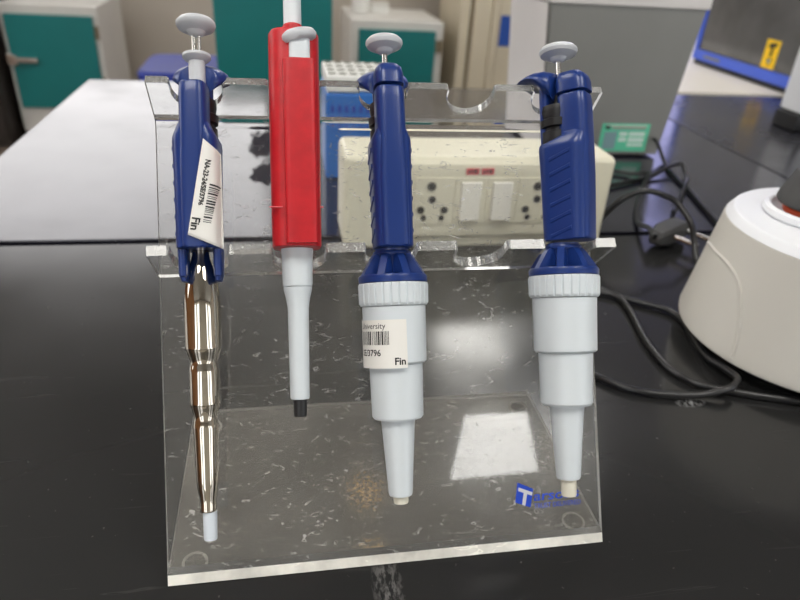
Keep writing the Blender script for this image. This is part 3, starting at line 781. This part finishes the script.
cord('power_cord', [(.2245, .2605, .0032), (.2351, .2543, .0032), (.2402, .2450, .0032), (.2377, .2213, .0032), (.2296, .1832, .0032), (.2275, .1556, .0032), (.2294, .1399, .0032), (.2356, .1271, .0032), (.2451, .1191, .0032), (.2557, .1147, .0032), (.2685, .1090, .0032), (.2857, .1030, .0032), (.3067, .0960, .0032), (.340, .083, .0032), (.40, .07, .0032)],
     'black cord running along the front of the mixer out of the right edge')
cord('power_cord', [(.2060, .2750, .0032), (.2247, .2640, .0045), (.2429, .2480, .0032), (.2616, .2349, .0032), (.2744, .2237, .0032), (.2769, .2055, .0032), (.2716, .1829, .0032), (.2650, .1553, .0045), (.2660, .1346, .0080), (.2665, .1200, .0098), (.2610, .1130, .0098), (.2528, .1095, .0085), (.2337, .1100, .0040), (.2051, .1147, .0032), (.1860, .1221, .0032), (.1752, .1313, .0032), (.1600, .1500, .0032), (.150, .170, .0032)],
     'black cord looping round between the white barrel and the mixer')
# plug with its lead
pl = tag(empty('mains_plug', (.35, .365, 0)), 'dark grey mains plug with two bright pins lying on the bench left of the mixer', 'plug')
ax = Vector((.063, .039, 0)).normalized(); az = Vector((0, 0, 1)); ay = az.cross(ax)
xf = Matrix((( ax.x, ay.x, 0, 0), (ax.y, ay.y, 0, 0), (0, 0, 1, .004), (0, 0, 0, 1)))
mb = MB()
rings = []
for (u, hy_, h0, h1) in ((-.030, .005, .004, .012), (-.026, .008, .001, .016), (-.010, .0115, 0, .019), (.012, .0115, 0, .019), (.026, .010, .001, .017), (.032, .007, .003, .013)):
    rings.append([(u, y, z) for y, z in ((-hy_, h0+.003), (-hy_+.003, h0), (hy_-.003, h0), (hy_, h0+.003), (hy_, h1-.003), (hy_-.003, h1), (-hy_+.003, h1), (-hy_, h1-.003))])
mb.loft(rings); bmesh.ops.transform(mb.bm, matrix=xf, verts=mb.bm.verts)
mb.build('plug_body', M['cupgrey'], pl, 30)
for u in (-.010, .016):
    q = MB().lathe([(.0022, 0), (.0027, .0005), (.0027, .025), (.0017, .0262)], 0, 0, 20)
    bmesh.ops.transform(q.bm, matrix=xf @ Matrix.Translation((u, -.0120, .010)) @ Matrix.Rotation(PI/2, 4, 'X'), verts=q.bm.verts)
    q.build('pin', M['steel'], pl)
MB().tube([(-.0255+.000, -.0175, .016), (-.018, .010, .014), (-.010, .045, .0042), (.012, .090, .0042), (.048, .149, .0042), (.082, .195, .0098), (.064, .211, .0042), (.035, .227, .0042), (-.03, .24, .0042)], .0027).build('lead', M['cord'], pl)
cord('power_cord', [(.3000, .520, .0036), (.3573, .5294, .0036), (.4000, .5480, .0036), (.4370, .5636, .0036), (.4775, .5884, .010), (.4984, .5927, .012), (.4895, .5596, .0036), (.4639, .5212, .0110), (.4259, .4726, .0036), (.4020, .4420, .0036)],
     'black cord bent in a hook behind the mains plug', .0027)

# ------------------------------------------------------------------ far side of the room
def incubator(x0, x1, y, depth, ztop, label, mx, handle=True):
    w = x1-x0; r = tag(empty('incubator', ((x0+x1)/2, y, FL)), label, 'incubator', 'teal doored lab incubators')
    H = ztop-FL; hw = w/2
    MB().box(-hw, hw, 0, depth, .05, H, .012, 2).build('cabinet_body', M['enamel'], r)
    d = MB().box(-hw+mx, hw-mx, -.022, -.001, .18, H-.045, .004, 2).build('door', M['teal'], r)
    if handle:
        h = MB().box(-hw+.006, -hw+.035, -.036, -.0225, H-.275, H-.225, .004, 2)
        h.lathe([(.019, 0), (.019, .012)], -hw+mx+.02, 0, 20) if 0 else None
        h.box(-hw+.03, -hw+.150, -.052, -.036, H-.262, H-.240, .005, 2)
        h.box(-hw+.03, -hw+.060, -.055, -.0225, H-.275, H-.228, .005, 2)
        h.build('latch_handle', M['steel'], d)
    for z in (.30, H-.12): MB().box(hw-mx+.002, hw-.004, -.016, -.0005, z-.03, z+.03).build('hinge', M['tan'], r, 0)
    for a in (-1, 1):
        for b in (.06, depth-.06): MB().box(a*(hw-.05)-.02, a*(hw-.05)+.02, b-.02, b+.02, 0, .05).build('foot', M['dark'], r, 0)
    return r
incubator(-1.362, -.915, 3.4, .55, -.135, 'white incubator with a teal door and steel latch at the left edge, beyond the bench', .024)
incubator(-.262, .130, 2.2, .50, .30, 'nearest and widest teal doored cabinet, directly behind the red pipette', .0005, False)
incubator(.308, .803, 3.36, .55, -.138, 'white incubator with a teal door right of the nearest teal cabinet', .045, False)
j = tag(empty('white_jar', (.39, 3.62, -.138)), 'small white jar on top of the far right incubator', 'jar')
MB().lathe([(.040, 0), (.048, .004), (.050, .09), (.046, .10), (.02, .10)], 0, 0, 32).build('jar_body', M['glasswhite'], j)
MB().lathe([(.02, .1005), (.052, .101), (.052, .125), (.01, .128)], 0, 0, 32).build('lid', M['enamel'], j)
j2 = tag(empty('white_carton', (.50, 3.70, -.138)), 'low white carton on the far right incubator', 'carton')
MB().box(-.05, .05, -.05, .05, 0, .035, .002, 1).build('carton_body', M['glasswhite'], j2)
MB().box(-.052, .052, -.052, .052, .0352, .05, .002, 1).build('lid', M['enamel'], j2)

cw = tag(empty('cupboard', (1.2, 3.4, FL)), 'tall cream cupboard with a blue sign on its door, left of the steel case', 'cupboard')
def cxx(x): return x-1.2
MB().box(cxx(.895), cxx(1.60), .0, .5, 0, 1.5, .006, 2).build('cupboard_body', M['creamwood'], cw)
MB().box(cxx(.945), cxx(.962), -.004, -.0005, .02, 1.48).build('gap_strip', M['tan'], cw, 0)
MB().box(cxx(.965), cxx(1.060), -.020, -.0005, .02, 1.48, .003, 1).build('door', M['creamwood'], cw)
MB().box(cxx(1.064), cxx(1.100), -.030, -.0005, .02, 1.48, .003, 1).build('door_stile', M['creamwood'], cw)
d2 = MB().box(cxx(1.104), cxx(1.58), -.020, -.0005, .02, 1.48, .003, 1).build('door', M['creamwood'], cw)
MB().box(cxx(1.112), cxx(1.22), -.023, -.0205, .552, .705).build('blue_sign', M['signblue'], d2, 0)

bn = tag(empty('storage_bin', (-.43, 2.62, FL)), 'blue plastic lidded bin beyond the far end of the bench, behind the chrome pipette', 'bin')
MB().loft([sup(0, 0, .13, .17, 0, 6), sup(0, 0, .148, .20, .52, 6)]).build('bin_body', M['binblue'], bn)
MB().loft([sup(0, 0, .155, .210, .521, 6), sup(0, 0, .157, .212, .545, 6), sup(0, 0, .147, .20, .556, 6)]).build('lid', M['binblue'], bn)

dc = tag(empty('dark_cupboard', (-1.72, 3.3, FL)), 'dark brown cupboard at the far left, beside the latched incubator', 'cupboard')
MB().box(-.33, .33, 0, .5, 0, .80, .004, 1).build('cupboard_body', M['dark'], dc)
MB().box(-.32, .32, -.02, -.0005, .05, .78, .003, 1).build('door', M['dark'], dc)

# white desk, monitor, small white device
dk = tag(empty('desk', (1.55, 1.55, FL)), 'white desk beyond the right bench, under the blue framed screen', 'desk')
MB().box(-.80, .75, -.43, .45, .772, .802, .003, 1).build('desk_top', M['desk'], dk)
for a in (-.75, .70): MB().box(a-.012, a+.012, -.41, .43, 0, .7715).build('side_panel', M['desk'], dk, 0)
MB().box(-.735, .685, .40, .418,   .25, .7715).build('modesty_panel', M['desk'], dk, 0)
mo = tag(empty('monitor', (1.06, 1.30, .0025)), 'blue framed flat screen with a yellow sticker, standing on the white desk', 'monitor')
Y0, Y1, Z0, Z1 = -.30, .205, .011, .42
bz = MB(); t = .026
bz.box(0, .03, Y0, Y1, Z0, Z0+t, .003, 2).box(0, .03, Y0, Y1, Z1-t, Z1, .003, 2).box(0, .03, Y0, Y0+.015, Z0+t, Z1-t, .003, 2).box(0, .03, Y1-.015, Y1, Z0+t, Z1-t, .003, 2)
bz.build('bezel', M['monblue'], mo)
sc_ = MB().box(.006, .028, Y0+.016, Y1-.016, Z0+t+.001, Z1-t-.001).build('screen', M['screen'], mo, 0)
MB().box(.002, .05, Y0+.01, Y1-.01, Z0-.0105, Z0-.0005, .002, 1).build('lower_strip', M['black'], mo)
MB().box(.0505, .075, -.04, .10, .0055, .22, .003, 1).build('stand_neck', M['black'], mo)
MB().box(.0505, .18, -.06, .14, 0, .0050, .001, 1).build('stand_foot', M['black'], mo)
MB().box(-.0012, -.0003, .08, .15, Z0+.009, Z0+.016).build('maker_mark', M['steelgrey'], mo, 0)
ys = MB().box(.0052, .0058, -.1150, -.0680, .0385, .1005).build('sticker', M['yellow'], sc_, 0)
yk = MB()
def yq(pts): yk.add([(.0050, -.0680-.047*u, .0385+.062*v) for u, v in pts], [tuple(range(len(pts)))])
yq([(.25, .86), (.80, .92), (.80, .78), (.62, .76), (.60, .42), (.42, .42), (.44, .72), (.22, .70)])
yq([(.30, .34), (.74, .36), (.52, .08)])
yk.build('sticker_print', M['ink'], ys, 0, False)
yw = MB(); yw.add([(.0049, -.0680-.047*u, .0385+.062*v) for u, v in ((.42, .30), (.62, .31), (.52, .17))], [(0, 1, 2)]); yw.build('sticker_mark', M['paper'], ys, 0, False)
wd = tag(empty('bench_device', (.955, .84, 0)), 'white boxy device on a black base at the right edge, in front of the screen', 'lab device')
MB().box(-.110, .10, -.030, .030, 0, .030, .004, 2).build('device_base', M['black'], wd)
MB().box(-.105, .10, -.028, .030, .0302, .142, .006, 2).build('device_body', M['vortextop'], wd)
MB().tube([(-.06, -.034, .10), (-.09, -.045, .092), (-.112, -.05, .055), (-.105, -.06, .012), (-.05, -.07, .005), (.05, -.08, .005)], .004).build('device_cable', M['cord'], wd)

# ------------------------------------------------------------------ camera, world, view
cam = bpy.data.cameras.new('camera'); co = bpy.data.objects.new('camera', cam); COL.objects.link(co)
r_ = Vector((.98487, -.16331, .05723)); fw = Vector((.1699, .8514, -.4963)).normalized()
r_ = (r_-fw*r_.dot(fw)).normalized(); u_ = r_.cross(fw)
mw = Matrix((r_, u_, -fw)).transposed().to_4x4(); mw.translation = Vector((-.0499, -.2111, .2763))
co.matrix_world = mw
cam.sensor_width = 36; cam.lens = 649.89/800*36; cam.clip_start = .01; cam.clip_end = 50
cam.dof.use_dof = True; cam.dof.focus_distance = .305; cam.dof.aperture_fstop = 10.5
SC.camera = co
w = bpy.data.worlds.new('world'); SC.world = w; w.use_nodes = True
w.node_tree.nodes['Background'].inputs[0].default_value = (.95, .97, 1, 1)
w.node_tree.nodes['Background'].inputs[1].default_value = 3.0
SC.view_settings.view_transform = 'Standard'; SC.view_settings.look = 'None'; SC.view_settings.gamma = 1
SC.view_settings.use_curve_mapping = False
SC.view_settings.exposure = 0.0
cy = SC.cycles
cy.max_bounces = 16; cy.transmission_bounces = 14; cy.glossy_bounces = 8; cy.diffuse_bounces = 4; cy.transparent_max_bounces = 12
cy.sample_clamp_indirect = 6; cy.blur_glossy = .3
